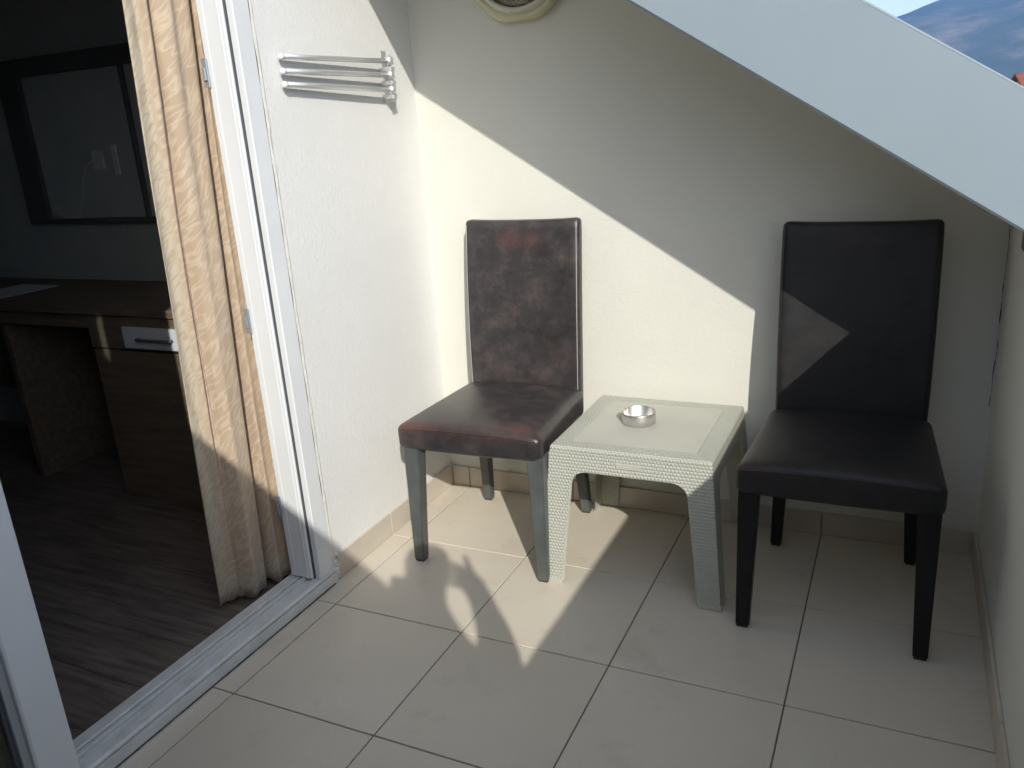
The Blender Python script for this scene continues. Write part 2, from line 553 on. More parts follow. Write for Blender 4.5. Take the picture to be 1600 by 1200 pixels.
slab('roof_board', 2.4605, 2.722, -3.2, -0.001, 'roof_tile', nroof, 0.002)
lroof = empty('lower_roof', (WX, -0.64, 0), 'lower strip of tiled roof outside the parapet wall', 'roof')
prism('roof_board', [(0.175, 1.03), (1.4, 1.03 - SLOPE * 1.225), (1.4, 0.90 - SLOPE * 1.225), (0.175, 0.90)], 'y', -2.35, -0.0, 'roof_tile', lroof)
outer = empty('outer_wall', (0, 0, 0), 'outside wall of the building below the roof edge', 'wall')
box('wall_face', 2.05, 2.25, -6.2, 3.3, -9.0, 0.60, 'plaster_back', outer)

# ------------------------------------------------------------------ door
door = empty('balcony_door', (0, -1.8, 0), 'white framed glass balcony door standing open, second leaf closed', 'door')
def dy(y):
    return y + 1.8
def dbox(name, x0, x1, y0, y1, z0, z1, mat, bev=0.002, parent=door):
    return box(name, x0, x1, dy(y0), dy(y1), z0, z1, mat, parent, bev)
DT = 2.15
dbox('outer_jamb', -0.0105, 0.012, -0.882, -0.8190, 0.0512, DT, 'white_frame', 0.0025)
dbox('jamb_groove', -0.0155, -0.0107, -0.8855, -0.820, 0.051, DT, 'groove', 0)
dbox('inner_jamb', -0.102, -0.0157, -0.8925, -0.8190, 0.0512, DT, 'white_frame', 0.003)
dbox('jamb_ridge', -0.034, -0.0275, -0.8950, -0.8928, 0.0512, DT, 'white_frame', 0.001)
dbox('jamb_ridge', -0.084, -0.079, -0.8945, -0.8928, 0.0512, DT, 'white_frame', 0.001)
for z in (0.262, 0.862, 1.545):
    k_ = dbox('strike_plate', -0.110, -0.092, -0.9000, -0.8951, z, z + 0.075, 'keep_metal', 0.001)
    kz = box('latch_lug', -0.106, -0.096, dy(-0.906), dy(-0.9003), z + 0.018, z + 0.050, 'keep_metal', k_, 0.001)
dbox('head_frame', -0.105, 0.012, -2.80, -0.819, DT + 0.001, 2.159, 'white_frame', 0.002)
dbox('far_jamb', -0.105, 0.012, -2.80, -2.72, 0.0512, DT, 'white_frame', 0.004)
# threshold with ridges
dbox('threshold', -0.118, 0.0125, -2.80, -0.801, -0.01, 0.036, 'frame_dirty', 0)
dbox('threshold_lip', -0.024, 0.0130, -2.80, -0.801, 0.0362, 0.0505, 'frame_dirty', 0.005)
dbox('threshold_ridge', -0.062, -0.053, -2.80, -0.801, 0.0362, 0.048, 'frame_dirty', 0.002)
dbox('threshold_lip', -0.118, -0.078, -2.80, -0.801, 0.0362, 0.0455, 'frame_dirty', 0.003)
# black gap and dirt where threshold meets the tiles
bm = bmesh.new()
prev = None
yy = -2.8
while yy < -0.80:
    w_ = 0.004 + 0.0045 * max(0, noise.noise(Vector((yy * 6, 1, 4)))) + 0.002 * noise.noise(Vector((yy * 33, 1, 4)))
    ring = [bm.verts.new((0.0132, dy(yy), 0.0014)), bm.verts.new((0.0135 + w_, dy(yy), 0.0014)), bm.verts.new((0.0132, dy(yy), 0.0034))]
    if prev:
        for a_, b_ in ((0, 1), (1, 2), (2, 0)):
            bm.faces.new((prev[a_], prev[b_], ring[b_], ring[a_]))
    prev = ring
    yy += 0.02
finish('dirt_line', bm, 'grime', door)
# second leaf
leaf = bpy.data.objects.new('fixed_leaf', None)
link(leaf, door)
dbox('stile', -0.035, 0.022, -1.853, -1.765, 0.02, 2.14, 'white_frame', 0.004, leaf)
dbox('stile_bead', -0.02, 0.010, -1.872, -1.854, 0.06, 2.10, 'keep_metal', 0.001, leaf)
dbox('gasket', -0.018, 0.0, -1.880, -1.873, 0.06, 2.10, 'groove', 0, leaf)
dbox('bottom_rail', -0.035, 0.014, -2.71, -1.8815, 0.052, 0.13, 'white_frame', 0.004, leaf)
dbox('top_rail', -0.035, 0.014, -2.71, -1.8815, 2.06, 2.14, 'white_frame', 0.004, leaf)
dbox('glass_pane', -0.014, -0.006, -2.71, -1.8815, 0.131, 2.059, 'glass', 0, leaf)

# ------------------------------------------------------------------ curtain
def catmull(P, n):
    out = []
    for i in range(len(P) - 1):
        p0, p1, p2, p3 = P[max(i - 1, 0)], P[i], P[i + 1], P[min(i + 2, len(P) - 1)]
        for k in range(n):
            s = k / n
            out.append(tuple(0.5 * ((2 * b) + (-a + c) * s + (2 * a - 5 * b + 4 * c - d) * s * s + (-a + 3 * b - 3 * c + d) * s ** 3) for a, b, c, d in zip(p0, p1, p2, p3)))
    out.append(tuple(P[-1]))
    return out
def curtain(name, top, bot, label, z0=0.025, z1=2.12, uvoff=0.0, mid=0.0):
    n = 8
    bt, tp = catmull(bot, n), catmull(top, n)
    NZ = 60
    bm = bmesh.new()
    uvl = bm.loops.layers.uv.new('UVMap')
    L = [0.0]
    for i in range(1, len(bt)):
        L.append(L[-1] + math.dist(bt[i], bt[i - 1]))
    rows = []
    for j in range(NZ + 1):
        f = j / NZ
        row = []
        for i in range(len(bt)):
            g = i / (len(bt) - 1)
            e = f ** 0.9
            x = bt[i][0] * (1 - e) + tp[i][0] * e
            y = bt[i][1] * (1 - e) + tp[i][1] * e
            y -= mid * math.sin(math.pi * min(1, f * 1.05)) * (1 - g) ** 0.6
            x += 0.006 * noise.noise(Vector((i * 0.21, f * 3.2, 2))) + 0.005 * math.sin(i * 0.55 + 1.2 * math.sin(f * 3))
            y += 0.004 * noise.noise(Vector((i * 0.2, f * 4.0, 8)))
            z = z0 + (z1 - z0) * f
            if f == 0:
                z += 0.006 * math.sin(i * 0.5)
            row.append((bm.verts.new((x, y, z)), (L[i] + uvoff, (z - z0))))
        rows.append(row)
    for j in range(NZ):
        for i in range(len(bt) - 1):
            q = (rows[j][i], rows[j][i + 1], rows[j + 1][i + 1], rows[j + 1][i])
            fc = bm.faces.new([a[0] for a in q])
            for lp, a in zip(fc.loops, q):
                lp[uvl].uv = a[1]
    o = finish(name, bm, 'curtain', None, smooth=True)
    md = o.modifiers.new('thickness', 'SOLIDIFY')
    md.thickness = 0.0012
    return tag(o, label, 'curtain')
curtain('curtain',
        [(-0.205, -1.020), (-0.190, -0.992), (-0.172, -0.970), (-0.203, -0.956), (-0.166, -0.946), (-0.146, -0.900), (-0.150, -0.850), (-0.215, -0.848), (-0.200, -0.838), (-0.150, -0.825), (-0.150, -0.780), (-0.17, -0.70)],
        [(-0.231, -1.081), (-0.222, -1.045), (-0.212, -1.022), (-0.206, -1.012), (-0.186, -1.008), (-0.158, -0.990), (-0.178, -0.935), (-0.218, -0.930), (-0.196, -0.905), (-0.150, -0.900), (-0.142, -0.858), (-0.16, -0.74)],
        'beige patterned curtain with wavy gold streaks hanging inside the open door', mid=0.012)
pl = [(-0.24 + 0.03 * math.sin(k * 1.9), -2.72 + k * 0.1048) for k in range(8)]
curtain('curtain', pl, pl, 'beige curtain drawn across the far end of the closed door leaf', uvoff=0.1)
pl = [(-0.24 + 0.026 * k + 0.010 * math.sin(k * 2.1), -1.920 + k * 0.0225) for k in range(8)]
curtain('curtain', pl, pl, 'unseen beige curtain added behind the closed door leaf to block sun beside its stile', uvoff=0.1)  # hidden from view, carried to the stile to keep sun off the desk

# ------------------------------------------------------------------ room behind the door
room = empty('room_walls', (0, 0, 0), 'dim grey walls and ceiling of the room behind the door', 'wall')
box('side_wall', -4.2, -0.201, 0.0, 0.14, -0.1, 2.5, 'room_wall', room)
box('far_wall', -4.34, -4.201, -4.1, 0.14, -0.1, 2.5, 'room_dark', room)
box('near_wall', -4.2, -0.201, -4.24, -4.1, -0.1, 2.5, 'room_dark', room)
box('facade_inside', -0.2, 0.0, -4.1, -3.601, -0.1, 2.75, 'room_dark', room)
box('ceiling', -4.2, -0.201, -4.1, 0.0, 2.38, 2.5, 'room_dark', room)
rfloor = struct(box('room_floor', -4.2, -0.119, -4.1, 0.0, -0.12, -0.006, 'groove'))
plank_cache = {}
row = 0
yy = -4.1
while yy < -0.01:
    w_ = min(0.19, -0.0 - yy)
    xx = -4.2 - random.random() * 0.9
    while xx < -0.12:
        a_, b_ = max(xx, -4.2), min(xx + 1.25, -0.1195)
        if b_ - a_ > 0.02:
            box('plank', a_ + 0.0006, b_ - 0.0006, yy + 0.0006, yy + w_ - 0.0006, -0.012, -0.001 + random.uniform(-0.0003, 0.0003), 'laminate', rfloor, 0.0008)
        xx += 1.25
    yy += w_

# desk against the side wall
desk = empty('desk', (-1.8, -0.27, 0), 'brown wooden desk with a white drawer front against the dim side wall', 'desk')
def kbox(name, x0, x1, y0, y1, z0, z1, mat='desk', bev=0.002, parent=desk):
    return box(name, x0 + 1.8, x1 + 1.8, y0 + 0.27, y1 + 0.27, z0, z1, mat, parent, bev)
kbox('desktop', -2.75, -0.62, -0.535, -0.004, 0.792, 0.822)
kbox('front_rail', -2.72, -1.312, -0.512, -0.490, 0.73, 0.791)
ped = kbox('cabinet', -1.308, -0.64, -0.520, -0.006, 0.002, 0.650)
kbox('drawer_box', -1.308, -0.64, -0.525, -0.006, 0.656, 0.7905)
dr = kbox('drawer', -1.100, -0.72, -0.540, -0.5255, 0.668, 0.752, 'drawer_white')
tube('handle', [(-1.012 + 1.8, -0.541 + 0.27, 0.708), (-1.012 + 1.8, -0.556 + 0.27, 0.708), (-0.835 + 1.8, -0.556 + 0.27, 0.708), (-0.835 + 1.8, -0.541 + 0.27, 0.708)], 0.006, 'picture_frame', dr, 6)
kbox('side_support', -1.90, -1.86, -0.50, -0.01, 0.002, 0.7295)
kbox('modesty_panel', -2.70, -1.905, -0.10, -0.08, 0.25, 0.79)
tag(box('sun_streak', -2.20, -1.93, -0.46, -0.16, 0.8225, 0.8240, 'sunpatch'), 'pale sheet standing in for a sunlight streak on the far end of the desk', 'sunpatch')  # thin pale slab painted in place of sun falling across the desktop

# framed board on the wall
fr_ = empty('wall_board', (-1.6, -0.001, 1.10), 'large dark framed grey panel on the wall above the desk', 'panel')
def fbox(name, x0, x1, z0, z1, y0, mat, bev=0.002, parent=fr_):
    return box(name, x0 + 1.6, x1 + 1.6, y0, 0.0, z0 - 1.1, z1 - 1.1, mat, parent, bev)
fbox('frame_rail', -2.215, -0.55, 1.750, 1.826, -0.035, 'picture_frame')
fbox('frame_stile', -2.215, -2.075, 1.115, 1.749, -0.035, 'picture_frame')
fbox('frame_stile', -0.69, -0.55, 1.115, 1.749, -0.035, 'picture_frame')
fbox('frame_rail', -2.215, -0.55, 1.095, 1.114, -0.035, 'picture_frame')
fbox('grey_panel', -2.074, -1.432, 1.1145, 1.7495, -0.014, 'board')
fbox('dark_strip', -1.4315, -1.412, 1.1145, 1.7495, -0.03, 'picture_frame')
fbox('grey_panel', -1.4115, -0.6905, 1.1145, 1.7495, -0.014, 'board')
sk = fbox('socket', -1.71, -1.64, 1.33, 1.41, -0.022, 'cable', 0.002)
fbox('socket', -1.58, -1.55, 1.30, 1.43, -0.022, 'cable', 0.002)
tube('cable', [(-0.09, -0.028, 0.27), (-0.14, -0.03, 0.25), (-0.19, -0.028, 0.18), (-0.235, -0.024, 0.08), (-0.25, -0.04, 0.02), (-0.33, -0.045, 0.022), (-0.42, -0.04, 0.04)], 0.003, 'cable', fr_, 6)

# ------------------------------------------------------------------ towel rack
rack = empty('towel_rack', (0, -0.21, 1.575), 'silver towel rack with three swivel arms folded flat along the white wall', 'towel rack')
box('wall_plate', 0.0005, 0.004, 0.006, 0.038, -0.080, 0.085, 'rack_metal', rack, 0.001)
for k, (z, dz_) in enumerate(((0.049, 0.004), (0.005, -0.001), (-0.041, -0.012))):
    hub = tube('hub', [(0.038, 0.000, z - 0.013), (0.038, 0.000, z - 0.011), (0.038, 0.000, z + 0.011), (0.038, 0.000, z + 0.013)], [0.010, 0.014, 0.014, 0.010], 'rack_metal', rack, 14)
    arm = tube('arm', [(0.034, -0.012, z), (0.029, -0.1787, z - dz_ / 3), (0.024, -0.3453, z - dz_ * 2 / 3), (0.019, -0.512, z - dz_)], 0.0082, 'rack_metal', rack, 12)
    tube('end_cap', [(0.019, -0.5125, z - dz_), (0.019, -0.520, z - dz_), (0.019, -0.525, z - dz_)], [0.0092, 0.0092, 0.005], 'clear_cap', arm, 12)
for z in (0.024, -0.019, -0.062):
    box('bracket', 0.0045, 0.048, -0.010, 0.016, z - 0.007, z + 0.007, 'rack_metal', rack, 0.002)
tube('pivot_pin', [(0.038, 0.0, -0.078), (0.038, 0.0, 0.068)], 0.004, 'rack_metal', rack, 10)

# ------------------------------------------------------------------ round wall light
lamp = empty('wall_light', (0.440, 0, 1.905), 'round wall light with scalloped beige rim and mottled dark glass on the end wall', 'wall light')
def lathe_scallop(name, prof, mat, lobes, amp, parent, n=96, cap=True):
    bm = bmesh.new()
    rings = []
    for (r, y, s) in prof:
        ring = []
        for k in range(n):
            a = 2 * math.pi * k / n
            rr = r * (1 + s * amp * abs(math.sin(lobes * (a + math.pi / 2) / 2)))
            ring.append(bm.verts.new((rr * math.cos(a), y, rr * math.sin(a))))
        rings.append(ring)
    for i in range(len(rings) - 1):
        for k in range(n):
            bm.faces.new((rings[i][k], rings[i][(k + 1) % n], rings[i + 1][(k + 1) % n], rings[i + 1][k]))
    if cap:
        bm.faces.new(rings[-1])
    return finish(name, bm, mat, parent, smooth=True)
M['lamp_rim'] = plain('lamp_rim', (0.60, 0.57, 0.36), 0.45, 0, 0.4, 0.08)
M['lamp_inner'] = plain('lamp_inner', (0.62, 0.60, 0.50), 0.5, 0, 0.4, 0.08)
t = NT('mottled_glass')
v = t.coord()
t.set(t.ramp(t.noise(v, 16, 5, 0.7), [(0.34, (0.03, 0.035, 0.02)), (0.5, (0.12, 0.085, 0.05)), (0.66, (0.42, 0.40, 0.34))]), 0.15, 0, 0.7)
t.bump(t.noise(v, 60, 3), 0.4, 0.004)
M['mottled'] = t.m
lathe_scallop('rim', [(0.180, -0.0005, 1), (0.184, -0.012, 1), (0.186, -0.028, 1), (0.180, -0.038, 1), (0.172, -0.040, 0.6), (0.166, -0.034, 0.3)], 'lamp_rim', 8, 0.055, lamp, cap=False)
lathe_scallop('inner_ring', [(0.166, -0.034, 0.3), (0.160, -0.046, 0), (0.152, -0.048, 0), (0.147, -0.040, 0)], 'lamp_inner', 8, 0.055, lamp, cap=False)
lathe_scallop('glass_cover', [(0.1468, -0.038, 0), (0.13, -0.050, 0), (0.09, -0.060, 0), (0.04, -0.064, 0), (0.005, -0.065, 0)], 'mottled', 8, 0, lamp, 48)

# ------------------------------------------------------------------ chairs
def make_chair(label, loc, rz, lea, legm, group, tall=0.345, sdx=0.0):
    ch = empty('dining_chair', loc, label, 'chair', rz, group)
    # local: y = 0 rear feet, y = -0.52 front feet
    def seat_def(p):
        f = (p.y + 0.235) / 0.47                       # 0 front .. 1 rear
        wx = 1.0 - 0.11 * f
        crown = 0.030 * max(0, 1 - (p.x / 0.25) ** 2) * max(0, 1 - (p.y / 0.26) ** 4) if p.z > 0 else 0
        skew = 0.010 * (1 - f) if p.z < 0 else 0
        bow = -0.008 * max(0, 1 - (p.x / 0.25) ** 2) * max(0, 1 - f * 2)
        drop = -0.006 * (1 - f)
        return Vector((p.x * wx + sdx * (1 - f), p.y - 0.285 + bow, p.z + 0.455 + crown + drop))
    seat = finish('seat', rounded_bm(0.254, 0.235, 0.042, 0.022, 20, seat_def), lea, ch, True)
    def back_def(p):
        h = (p.z + tall) / (2 * tall)                       # 0 bottom .. 1 top
        lean = -0.052 + 0.058 * h + 0.010 * math.sin(math.pi * h) * -1
        hollow = 0.010 * max(0, 1 - (p.x / 0.2) ** 2) * math.sin(math.pi * min(1, h)) if p.y < 0 else 0
        taper = 1.0 + 0.012 * math.sin(math.pi * h) - 0.012 * (1 - h)
        topc = 0.004 * (abs(p.x) / 0.2) ** 3 * max(0, h - 0.9) * 10
        return Vector((p.x * taper, p.y + lean + hollow + 0.010, p.z + 0.390 + tall + topc))
    back_ = finish('backrest', rounded_bm(0.215, 0.024, tall, 0.017, 20, back_def), lea, ch, True)
    # seams down both front edges of the back and round the seat
    for s_ in (-1, 1):
        pts = [back_def(Vector((s_ * 0.206, -0.0238, -0.26 + (tall + 0.245) * k / 20))) for k in range(21)]
        tube('stitched_seam', [(p.x, p.y - 0.0003, p.z) for p in pts], 0.0013, 'stitch' if lea == 'leather_worn' else lea, back_, 6)  # seams of the shaded chair take its darkened leather colour
    pts = [seat_def(Vector((-0.238 + 0.476 * k / 20, -0.2335, 0.029))) for k in range(21)]
    tube('piping', [(p.x, p.y - 0.0002, p.z) for p in pts], 0.0020, lea, seat, 6)
    def leg(x0, y0, x1, y1, w0, w1, z1=0.425):
        bm = bmesh.new()
        a = [bm.verts.new((x0 + sx * w0 / 2, y0 + sy * w0 / 2, z1)) for sx, sy in ((-1, -1), (1, -1), (1, 1), (-1, 1))]
        b = [bm.verts.new((x1 + sx * w1 / 2, y1 + sy * w1 / 2, 0.006)) for sx, sy in ((-1, -1), (1, -1), (1, 1), (-1, 1))]
        bm.faces.new(a)
        bm.faces.new(b[::-1])
        for k in range(4):
            bm.faces.new((a[k], b[k], b[(k + 1) % 4], a[(k + 1) % 4]))
        bmesh.ops.bevel(bm, geom=list(bm.edges), offset=0.003, segments=2, affect='EDGES')
        lg = finish('leg', bm, legm, ch)
        box('foot_pad', x1 - w1 / 2 + 0.003, x1 + w1 / 2 - 0.003, y1 - w1 / 2 + 0.003, y1 + w1 / 2 - 0.003, 0.0006, 0.0058, 'foot_pad', lg)
    for s_ in (-1, 1):
        leg(s_ * 0.218, -0.488, s_ * 0.226, -0.508, 0.054, 0.036)
        leg(s_ * 0.182, -0.055, s_ * 0.202, -0.012, 0.046, 0.034)
    return ch
G1 = 'leather dining chairs on the balcony'
make_chair('worn brown leather chair standing in the sun beside the door wall, left of the table', (0.418, -0.075, 0), math.radians(1.5), 'leather_worn', 'leg_sunlit', G1, 0.345, -0.012)
make_chair('leather chair standing in shadow in the right corner, its colour darkened for the shade', (1.508, -0.105, 0), math.radians(0.3), 'leather_shaded', 'leg_shaded', G1, 0.336)

# ------------------------------------------------------------------ woven plastic table
tab = empty('side_table', (0.932, -0.293, 0), 'low square pale green plastic table with woven texture between the two chairs', 'table')
HT, HB, TH = 0.2475, 0.283, 0.455
def half(z):
    return HB + (HT - HB) * (z / TH)
def side_panel(name, outline, k, th=0.006, mat='weave'):
    """outline in (s, z) with s the fraction -1..1 of the half width; k = 0..3 side"""
    bm = bmesh.new()
    uvl = bm.loops.layers.uv.new('UVMap')
    def pos(s, z, inset):
        h = half(z)
        p = Vector((s * h, -h + inset, z))
        return Matrix.Rotation(k * math.pi / 2, 4, 'Z') @ p
    for inset in (0.0, th):
        vs = [bm.verts.new(pos(s * (1 if inset == 0 else (half(z) - th) / half(z)), z, inset)) for s, z in outline]
        f = bm.faces.new(vs if inset == 0 else vs[::-1])
        for lp, (s, z) in zip(f.loops, outline if inset == 0 else outline[::-1]):
            lp[uvl].uv = (s * half(z) * (1 - 0.00), z)
        if inset == 0:
            front = vs
    n = len(outline)
    bm.verts.ensure_lookup_table()
    for i in range(n):
        a, b = bm.verts[i], bm.verts[(i + 1) % n]
        c, d = bm.verts[n + (i + 1) % n], bm.verts[n + i]
        f = bm.faces.new((a, d, c, b))
        for lp in f.loops:
            lp[uvl].uv = (0, 0)
    return bm
def leg_outline(sgn):
    # from outer corner to inner edge with a rounded shoulder under the apron
    z_ap = 0.375
    pts = [(1.0, 0.008), (1.0, 0.438)]
    pts += [(0.52, 0.438), (0.52, z_ap + 0.004)]
    cx, cz, r = 0.52, z_ap - 0.045, 0.045
    for a in (75, 60, 45, 30, 15, 0):
        ra = math.radians(a)
        pts.append((cx + 0.19 * math.cos(ra), cz + r * math.sin(ra) + 0.004))
    pts += [(0.745, 0.15), (0.76, 0.008)]
    return [(sgn * s, z) for s, z in (pts if sgn > 0 else pts[::-1])]
def join_bms(bms):
    out = bmesh.new()
    for b in bms:
        me_ = bpy.data.meshes.new('tmp')
        b.to_mesh(me_)
        b.free()
        out.from_mesh(me_)
        bpy.data.meshes.remove(me_)
    return out
for k in range(4):
    # leg at the corner between side k (s=+1) and side k+1 (s=-1)
    b1 = side_panel('leg', leg_outline(1), k)
    b2 = side_panel('leg', leg_outline(-1), (k + 1) % 4)
    lg = finish('leg', join_bms([b1, b2]), 'weave', tab)
    rot = Matrix.Rotation(k * math.pi / 2, 4, 'Z')
    bm = bmesh.new()
    add_box(bm, HB - 0.068, HB + 0.0022, -HB - 0.0022, -HB + 0.0035, 0.0005, 0.0135, 0.001)
    add_box(bm, HB - 0.0035, HB + 0.0018, -HB + 0.004, -HB + 0.068, 0.0005, 0.0135, 0.001)
    bmesh.ops.transform(bm, matrix=rot, verts=bm.verts)
    finish('foot_rim', bm, 'table_plain', lg)
    ap = [(-0.519, 0.379), (0.519, 0.379), (0.519, 0.438), (-0.519, 0.438)]
    apo = finish('apron', side_panel('apron', ap, k), 'weave', tab)
    if k == 0:
        box('badge', -0.036, 0.036, -half(0.412) - 0.0022, -half(0.412) + 0.003, 0.403, 0.421, 'table_plain', apo, 0.001)
# top: woven border ring around a smooth panel
bm = bmesh.new()
uvl = bm.loops.layers.uv.new('UVMap')
def ringpts(h, z, r=0.012):
    out = []
    for qx, qy, a0 in ((1, -1, -90), (1, 1, 0), (-1, 1, 90), (-1, -1, 180)):
        for a in (0, 30, 60, 90):
            ra = math.radians(a0 + a)
            out.append(Vector((qx * (h - r) + r * math.cos(ra), qy * (h - r) + r * math.sin(ra), z)))
    return out
levels = [(HT + 0.0015, 0.4385, 0.006), (HT + 0.0012, 0.449, 0.006), (HT - 0.0015, 0.4535, 0.006), (HT - 0.006, 0.455, 0.006), (HT - 0.052, 0.455, 0.006), (HT - 0.055, 0.4538, 0.004)]
rs = [[bm.verts.new(p) for p in ringpts(*l_)] for l_ in levels]
for i in range(len(rs) - 1):
    for k in range(16):
        f = bm.faces.new((rs[i][k], rs[i][(k + 1) % 16], rs[i + 1][(k + 1) % 16], rs[i + 1][k]))
        for lp in f.loops:
            c_ = lp.vert.co
            if i < 2:
                lp[uvl].uv = ((c_.x if abs(f.calc_center_median().y) > abs(f.calc_center_median().x) else c_.y), c_.z)
            else:
                lp[uvl].uv = (c_.x, c_.y)
bot = bm.faces.new(rs[0][::-1])
finish('tabletop', bm, 'weave_top', tab)
box('centre_panel', -HT + 0.0555, HT - 0.0555, -HT + 0.0552, HT - 0.0552, 0.445, 0.4542, 'table_plain', tab, 0.0005)

# ashtray
ash = empty('ashtray', (0.890, -0.280, 0.4544), 'round brushed steel ashtray on the plastic table', 'ashtray')
bm = bmesh.new()
prof = [(0.0005, 0.0), (0.051, 0.0), (0.0535, 0.002), (0.0540, 0.0375), (0.0535, 0.0385), (0.0525, 0.0375), (0.0520, 0.005), (0.050, 0.003), (0.0005, 0.003)]
rings = []
for r, z in prof:
    ring = []
    for k in range(64):
        a = 2 * math.pi * k / 64
        zz = z
        if z > 0.03:
            for a0 in (math.radians(150), math.radians(270), math.radians(30)):
                d_ = abs((a - a0 + math.pi) % (2 * math.pi) - math.pi)
                zz -= 0.004 * max(0, 1 - (d_ / 0.09) ** 2)
        ring.append(bm.verts.new((r * math.cos(a), r * math.sin(a), zz)))
    rings.append(ring)
for i in range(len(rings) - 1):
    for k in range(64):
        bm.faces.new((rings[i][k], rings[i][(k + 1) % 64], rings[i + 1][(k + 1) % 64], rings[i + 1][k]))
finish('bowl', bm, 'steel', ash, True)

# ------------------------------------------------------------------ the photographer (only the shadow is in the picture)
def person(name, J, edges, rad, root, mat, label):
    me = bpy.data.meshes.new(name)
    keys = list(J)
    me.from_pydata([J[k] for k in keys], [(keys.index(a), keys.index(b)) for a, b in edges], [])
    o = link(bpy.data.objects.new(name, me))
    md = o.modifiers.new('skin', 'SKIN')
    for i, k in enumerate(keys):
        sv = me.skin_vertices[0].data[i]
        r = rad[k]
        sv.radius = r if isinstance(r, tuple) else (r, r)
        sv.use_root = (k == root)
    sb = o.modifiers.new('sub', 'SUBSURF')
    sb.levels = sb.render_levels = 2
    me.materials.append(M[mat])
    return tag(o, label, 'person')
J = {'pelvis': (1.60, -2.99, 0.93), 'waist': (1.62, -2.97, 1.06), 'chest': (1.66, -2.93, 1.24), 'neckb': (1.80, -2.865, 1.40),
     'neck': (1.768, -2.825, 1.45), 'headl': (1.785, -2.825, 1.52), 'headm': (1.778, -2.80, 1.59), 'headt': (1.782, -2.795, 1.655),
     'hipr': (1.68, -2.97, 0.90), 'kneer': (1.72, -2.90, 0.48), 'anklr': (1.70, -3.00, 0.08), 'toer': (1.63, -2.84, 0.03),
     'hipl': (1.52, -3.01, 0.90), 'kneel': (1.47, -2.93, 0.48), 'ankll': (1.44, -3.04, 0.08), 'toel': (1.36, -2.88, 0.03),
     'shr': (1.912, -2.896, 1.34), 'elr': (1.852, -2.652, 1.145), 'far': (1.850, -2.620, 1.225), 'wrr': (1.885, -2.702, 1.42), 'pr': (1.875, -2.713, 1.485),
     'shl': (1.57, -2.98, 1.34), 'ell': (1.46, -2.86, 1.14), 'wrl': (1.555, -2.775, 1.32), 'plm': (1.585, -2.755, 1.355)}
R_ = {'pelvis': 0.125, 'waist': 0.105, 'chest': 0.115, 'neckb': 0.075, 'neck': 0.060, 'headl': 0.070, 'headm': 0.090, 'headt': 0.068,
      'hipr': 0.085, 'kneer': 0.055, 'anklr': 0.038, 'toer': 0.03, 'hipl': 0.085, 'kneel': 0.055, 'ankll': 0.038, 'toel': 0.03,
      'shr': 0.058, 'elr': 0.080, 'far': 0.058, 'wrr': 0.034, 'pr': 0.038, 'shl': 0.052, 'ell': 0.038, 'wrl': 0.026, 'plm': 0.028}
E_ = [('pelvis', 'waist'), ('waist', 'chest'), ('chest', 'neckb'), ('neckb', 'neck'), ('neck', 'headl'), ('headl', 'headm'), ('headm', 'headt'),
      ('pelvis', 'hipr'), ('hipr', 'kneer'), ('kneer', 'anklr'), ('anklr', 'toer'), ('pelvis', 'hipl'), ('hipl', 'kneel'), ('kneel', 'ankll'), ('ankll', 'toel'),
      ('neckb', 'shr'), ('shr', 'elr'), ('elr', 'far'), ('far', 'wrr'), ('wrr', 'pr'), ('chest', 'shl'), ('shl', 'ell'), ('ell', 'wrl'), ('wrl', 'plm')]
for k in range(4):      # fingers of the raised hand and of the hand behind the phone
    u = (k - 1.5) * 0.021
    L = (0.065, 0.075, 0.07, 0.055)[k]
    for hnd, base, sd, up in (('r', Vector(J['pr']), Vector((0.1, 0.2, 1.0)), Vector((-0.85, -0.1, 0.3))), ('l', Vector(J['plm']), Vector((0.25, 0.1, 0.9)), Vector((0.9, 0.42, 0.2)))):
        n1, n2, n3 = 'f%s%da' % (hnd, k), 'f%s%db' % (hnd, k), 'f%s%dc' % (hnd, k)
        J[n1] = tuple(base + sd * u + up * 0.035)
        J[n2] = tuple(base + sd * u * 1.1 + up * (0.035 + L * 0.5))
        J[n3] = tuple(base + sd * u * 1.15 + up * (0.035 + L) + Vector((-0.008, 0.0, -0.004)))
        R_[n1], R_[n2], R_[n3] = 0.0095, 0.0088, 0.0075
        E_ += [(('pr' if hnd == 'r' else 'plm'), n1), (n1, n2), (n2, n3)]
J['thr1'] = (1.872, -2.70, 1.53); J['thr2'] = (1.862, -2.695, 1.575)
R_['thr1'] = 0.011; R_['thr2'] = 0.009
E_ += [('wrr', 'thr1'), ('thr1', 'thr2')]
person('person', J, E_, R_, 'pelvis', 'cloth', 'person taking the photograph, whose head and raised arm cast a shadow on the floor')
ph = box('phone', -0.075, 0.075, -0.004, 0.004, -0.0375, 0.0375, 'phone', None, 0.002)
cm = cam.matrix_world.to_3x3()
ax, up_, bk = cm.col[0], cm.col[1], cm.col[2]
ph.matrix_world = Matrix.Translation(cam.matrix_world.translation + bk * 0.014) @ Matrix(((ax.x, bk.x, up_.x), (ax.y, bk.y, up_.y), (ax.z, bk.z, up_.z))).to_4x4()
tag(ph, 'phone held up by the photographer at the near end of the balcony', 'phone')

